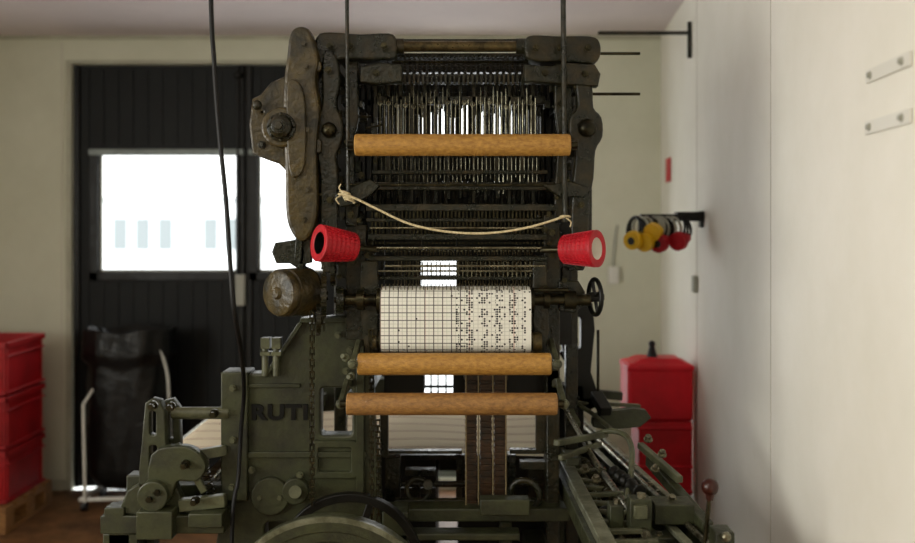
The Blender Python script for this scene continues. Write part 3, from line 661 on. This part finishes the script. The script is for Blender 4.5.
for i in range(46):
    x=372+i*3.8; b.cyl(W(x,243,2.53),W(x,243,2.505),.003,seg=6); b.pbox(x-.8,211,x+.8,218,2.55,.02); b.pbox(x-.7,222,x+.7,234,2.56,.01)
for i in range(40): x=374+i*4.4; b.ball(W(x,251,2.51),.0042,6)
for i in range(34): x=382+i*4.5; b.vcyl(x,262,277,.6,2.56,5)
b.done()
b=B('lamella_pack',M_dark,J)
for i in range(42):
    x=376+i*4.05+random.uniform(-.8,.8); y0=74+random.uniform(0,4); y1=202+random.uniform(-6,6); Yz=2.62+.06*(i%3); hw=random.uniform(.9,1.7)
    b.pbox(x-hw,y0,x+hw,y1,Yz,.03)
    b.pbox(x-1.4,84,x+1.4,92,Yz-.005,.012); b.pbox(x-1.3,160,x+1.3,166,Yz-.005,.012)
    b.pbox(x-2,104,x+2,108+random.uniform(0,10),Yz-.004,.01)
b.done()
b=B('lamella_hooks',M_steel,J)
for i in range(38):
    x=380+i*4.2; Yz=2.60
    b.vcyl(x,92+random.uniform(-6,10),134,.45,Yz,5); b.vcyl(x+1.5,158,180+random.uniform(-4,14),.35,Yz,5)
    if i%2==0: b.torus(W(x,104+random.uniform(-3,3),Yz),(0,1,.2),.006,.0014,10,5)
b.done()
b=B('rear_lamella_pack',M_black,J)
for i in range(34):
    x=350+i*6.4; b.pbox(x-1.6,62,x+1.6,108+random.uniform(-5,9),2.92,.02)
    b.pbox(x-2.2,136,x+2.2,236,2.92,.02)
    hw=random.uniform(1.0,2.7); b.pbox(x-hw,100,x+hw,140,2.92,.01)
b.pbox(345,74,570,104,2.95,.01); b.pbox(345,150,570,182,2.95,.01); b.pbox(345,196,560,232,2.95,.01)
b.done()
b=B('spring_row',M_dsteel,J)
for i in range(27):
    x=400+i*4.9
    for k in range(6): b.torus(W(x,59+k*2.6,2.55),(0.1,0,1),.0042,.0011,8,4)
b.done()
b=B('top_hook_row',M_dark,J)
for i in range(30):
    x=396+i*4.5; b.pbox(x-1,74,x+1,84,2.55,.02); b.ball(W(x,57,2.56),.004,6)
b.done()
b=B('small_fittings',M_dark,J,.001); random.seed(11)
for i in range(80):
    side=random.choice((0,1)); x=random.uniform(334,374) if side==0 else random.uniform(545,575); y=random.uniform(84,292)
    w=random.uniform(1.5,5); h=random.uniform(1.5,7)
    b.pbox(x-w,y-h,x+w,y+h,random.uniform(2.53,2.8),random.uniform(.02,.06))
    if i%3==0: b.cyl(W(x-8,y,2.55),W(x+8,y+random.uniform(-4,4),2.6),.004,seg=8)
b.done()
b=B('small_fittings_steel',M_dsteel,J)
for i in range(50):
    x=random.choice((random.uniform(320,378),random.uniform(540,590))); y=random.uniform(70,300); b.bolt(W(x,y,2.5+random.uniform(0,.03)),(0,-1,0),random.uniform(.004,.007),.012)
b.done()
def roller(name,x0,x1,y,rp,Y,m):
    b=B(name,m,J); r=rp*Y/F; b.prof(W(x0,y,Y),W(x1,y,Y),[(0,r*.9),(.006,r),(.994,r),(1,r*.9)],32); b.done()
    b=B(name+'_pins',M_dsteel,J); b.cyl(W(x0-7,y,Y),W(x1+7,y,Y),r*.35); b.done()
roller('wooden_roller_upper',355,570,145,11,2.42,M_wood)
roller('wooden_roller_middle',358,551,364,11,2.42,M_wood)
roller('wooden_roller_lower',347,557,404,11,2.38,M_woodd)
b=B('roller_brackets',M_dark,J,.002)
for x in (350,575): b.beam(W(x,145,2.42),W(x,145,2.56),.02,.03)
b.done()
b=B('lower_roller_arms',M_green2,J,.002)
for (x,y) in ((353,364),(557,364),(341,404),(564,404)): b.beam(W(x,y,2.40),W(x+(6 if x<400 else -6),y-22,2.56),.014,.022); b.beam(W(x+(6 if x<400 else -6),y-22,2.56),W(x+(14 if x<400 else -10),y-20,2.72),.014,.022); b.bolt(W(x,y,2.39),(0,-1,0),.010,.015)
b.bolt(W(346,358,2.42),(-.5,-1,.5),.008,.02); b.bolt(W(352,376,2.42),(-.5,-1,0),.008,.02)
b.done()
b=B('punched_pattern_paper',M_paper,J,angle=80)
r1=14*2.47/F; r2=12*2.47/F; ca=W(455,301,2.49); cb=W(455,340,2.49)
prof=[]
for k in range(13):
    t=math.pi/2+ (math.pi/2)*k/12*1.0 + 0
    prof.append((ca.y+math.cos(t+0)*r1, ca.z+math.sin(t)*r1))
for k in range(13):
    t=math.pi+ (math.pi*.75)*k/12
    prof.append((cb.y-(r1-r2)+math.cos(t)*r2, cb.z+math.sin(t)*r2))
prof=[(ca.y+.10,ca.z+r1*.9)]+prof
xl=W(380,0,2.46).x; xr=W(531,0,2.46).x
ln=[0]
for a_,c_ in zip(prof,prof[1:]): ln.append(ln[-1]+math.hypot(a_[0]-c_[0],a_[1]-c_[1]))
uv=b.bm.loops.layers.uv.new('UVMap'); L0=[b.bm.verts.new((xl,y,z)) for y,z in prof]; L1=[b.bm.verts.new((xr,y,z)) for y,z in prof]
for i in range(len(prof)-1):
    f=b.bm.faces.new((L0[i],L1[i],L1[i+1],L0[i+1])); vv=(ln[i],ln[i],ln[i+1],ln[i+1]); uu=(0,1,1,0)
    for l,u_,v_ in zip(f.loops,uu,vv): l[uv].uv=(u_,v_/.42)
b.done()
b=B('paper_drums',M_dsteel,J); b.cyl(Vector((xl-.01,ca.y,ca.z)),Vector((xr+.01,ca.y,ca.z)),r1*.95,seg=28); b.cyl(Vector((xl-.006,cb.y-(r1-r2),cb.z)),Vector((xr+.006,cb.y-(r1-r2),cb.z)),r2*.93,seg=28); b.done()
b=B('paper_drum_end',M_brass,J); p=W(537,342,2.47); b.cyl(p-Vector((.012,0,0)),p+Vector((.012,0,0)),.027,seg=24); b.cyl(W(377,342,2.47),W(373,342,2.47),.02); b.done()
b=B('sprocket_pins',M_steel,J)
for i in range(40): b.cyl(W(382+i*3.8,290,2.47),W(382+i*3.8,284,2.46),.0014,seg=5)
b.done()
b=B('drum_axle',M_dsteel,J); b.pcyl(336,604,297,3.2,2.52); b.pcyl(534,568,290,2,2.48); b.prof(W(532,300,2.5),W(590,300,2.5),[(0,.016),(.2,.016),(.2,.024),(.3,.024),(.3,.014),(.55,.014),(.55,.026),(.75,.026),(.75,.016),(1,.016)],18)
b.prof(W(376,300,2.5),W(338,300,2.5),[(0,.016),(.3,.016),(.3,.028),(.5,.028),(.5,.016),(.8,.016),(.8,.03),(1,.03)],18); b.done()
b=B('handwheel',M_black,J); hc=W(595,297,2.52); ax=Vector((1,.22,0)); b.torus(hc,ax,.05,.0065,36,10); b.cyl(hc-ax.normalized()*.02,hc+ax.normalized()*.02,.014)
for k in range(4):
    t=k*math.pi/2+.4; a=ax.normalized().cross(Vector((0,0,1))); b.cyl(hc,hc+(a*math.cos(t)+Vector((0,0,1))*math.sin(t))*.05,.005,seg=8)
b.done()
b=B('paper_bracket_plates',M_dark,J,.003)
b.plate([(362,262),(376,262),(378,300),(376,352),(366,352),(360,300)],[],2.52,.02,.003); b.plate([(534,262),(546,262),(548,330),(545,352),(534,352)],[],2.53,.02,.003)
b.plate([(560,282),(578,282),(584,292),(584,304),(574,312),(560,310)],[],2.54,.03,.003); b.done()
b=B('harness_threads',M_thread,J); random.seed(3)
for i in range(48):
    x=396+i*2.9; Yt=2.80+.02*(i%4); a=W(x,250,2.84); b.cyl((a.x,Yt,a.z),(a.x*1.02,Yt,W(0,354,2.84).z),.0011,seg=4)
b.done()
b=B('comber_board_and_blockers',M_black,J,.002); b.pbox(376,350,546,360,2.8,.2); b.pbox(384,374,424,394,2.82,.12); b.pbox(453,374,545,394,2.82,.12)  # board, with black blocks added below it to cover the daylight behind
for x in (431,438,446): b.pbox(x-.8,372,x+.8,396,2.82,.01)
b.pbox(424,386,453,388,2.82,.02); b.done()
b=B('ceiling_tie_rods',M_dark,J)
a=W(346,0,2.46); b.cyl((a.x,2.46,ZC),(a.x+.006,2.46,W(0,196,2.46).z),.0055,seg=8); a=W(562,0,2.46); b.cyl((a.x,2.46,ZC),(a.x+.008,2.46,W(0,222,2.46).z),.0075,seg=8); b.done()
def cable(name,pts,r,m):
    b=B(name,m); b.path(pts,r); return b.done()
Yc=2.2
cable('hanging_power_cable',[Vector((W(210,0,Yc).x-.006,Yc,ZC)),W(211,0,Yc),W(214,60,Yc),W(219,130,Yc),W(226,200,Yc),W(230,260,Yc),W(234,310,Yc),W(241,350,Yc+.1),W(244,390,Yc+.3),W(241,430,Yc+.36),W(238,480,Yc+.36),W(232,530,Yc+.33),Vector((W(228,0,Yc+.33).x,Yc+.33,.02)),Vector((W(228,0,Yc+.33).x-.1,Yc+.4,.008))],.006,M_rubber)
b=B('tied_rope',M_rope); Yr=2.42
b.path([W(338,194,Yr),W(352,197,Yr),W(375,208,Yr),W(410,224,Yr),W(450,232,Yr),W(490,233,Yr),W(530,227,Yr),W(566,216,Yr)],.0032)
for k in range(5): b.torus(W(345+k*1.2,193+k*2,2.462),(0.3,0.2,1),.014,.003,14,6)
b.path([W(340,196,Yr),W(336,199,Yr-.01),W(339,204,Yr)],.002); b.path([W(342,192,Yr),W(339,188,Yr),W(341,184,Yr)],.002)
b.torus(W(565,217,2.462),(0,.2,1),.014,.003,14,6); b.path([W(566,218,Yr),W(571,222,Yr),W(570,227,Yr)],.0018)
b.done()
def cone(c,d,r1,r2,Ln,mb):
    e=empty('red_bobbin_cone',c); d=Vector(d).normalized(); p=Vector(c)-d*Ln/2; q=Vector(c)+d*Ln/2
    b=B('cone_shell',M_redp,e); pr=[]
    n=14
    for i in range(n+1):
        t=i/n; r=r1+(r2-r1)*t; pr.append((t*.93,r+(.0018 if i%2 else -.0008)))
    rb=r2*.62
    pr+=[(.94,r2+.002),(.99,r2+.002),(1.0,r2),(1.0,rb+.004),(.98,rb)]
    b.prof(p,q,pr,40,False)
    a=d.cross(Vector((0,0,1))).normalized();u=d.cross(a)
    for k in range(26):
        t=k*2*math.pi/26;ev=a*math.cos(t)+u*math.sin(t); b.beam(p+ev*(r1+.001),p+(q-p)*.93+ev*(r2+.001),.0016,.003,up=ev)
    b.ring(p,d,rb*.5,r1,.002,40); b.done()
    b=B('cone_bore',mb,e); b.prof(q-d*.002,p,[(0,rb),(1,rb*.62)],32,False); b.ring(p+d*.002,d,.001,rb*.63,.002,32); b.done()
    b=B('cone_peg',M_dsteel,e); b.cyl(p-d*.07,p+d*.002,.008); b.done()
cone(W(336,245,2.40),(-.80,-.55,.12),.037,.048,.105,M_blackp)  # black bore puts the dark of the open mouth into its colour
cone(W(581,249,2.40),(.80,-.58,.04),.037,.048,.10,M_bore)
b=B('cone_peg_arms',M_dark,J,.002); b.beam(W(346,248,2.46),W(352,248,2.58),.02,.02); b.beam(W(572,250,2.46),W(560,250,2.58),.02,.02); b.done()

# ---------------------------------------------------------------- lights
def area(name,loc,rot,sx,sy,power,col):
    l=bpy.data.lights.new(name,'AREA');l.shape='RECTANGLE';l.size=sx;l.size_y=sy;l.energy=power;l.color=col
    o=bpy.data.objects.new(name,l);o.location=loc;o.rotation_euler=rot;S.collection.objects.link(o);return o
area('daylight_left_window',(XL+.02,.5,1.6),(0,math.radians(-90),0),1.35,2.7,76,(1,.97,.87))
fx=empty('added_light_fixture',(-.9,.6,ZC)); b=B('fixture_body',M_white,fx,.004); b.box((-1.6,.5,ZC-.06),(-.2,.7,ZC)); b.done()  # unseen fixture, added as a body for the fill lamp
area('added_ceiling_fill',(-.9,.6,ZC-.07),(0,0,0),1.3,.15,13,(1,.95,.82))  # fill lamp added out of view to light the machine front
w=bpy.data.worlds.new('World');S.world=w;w.use_nodes=True
w.node_tree.nodes['Background'].inputs[0].default_value=(.97,.99,.98,1);w.node_tree.nodes['Background'].inputs[1].default_value=3.2
# ---------------------------------------------------------------- camera
cd=bpy.data.cameras.new('camera');cd.lens=35.0;cd.sensor_width=36;cd.sensor_fit='HORIZONTAL';cd.shift_y=-(271.5-HY)/915;cd.clip_start=.05
co=bpy.data.objects.new('camera',cd);co.location=(0,0,H);co.rotation_euler=(math.radians(90),0,0);S.collection.objects.link(co);S.camera=co
cd.dof.use_dof=True;cd.dof.focus_distance=2.48;cd.dof.aperture_fstop=1.6
S.view_settings.view_transform='Standard';S.view_settings.look='None'
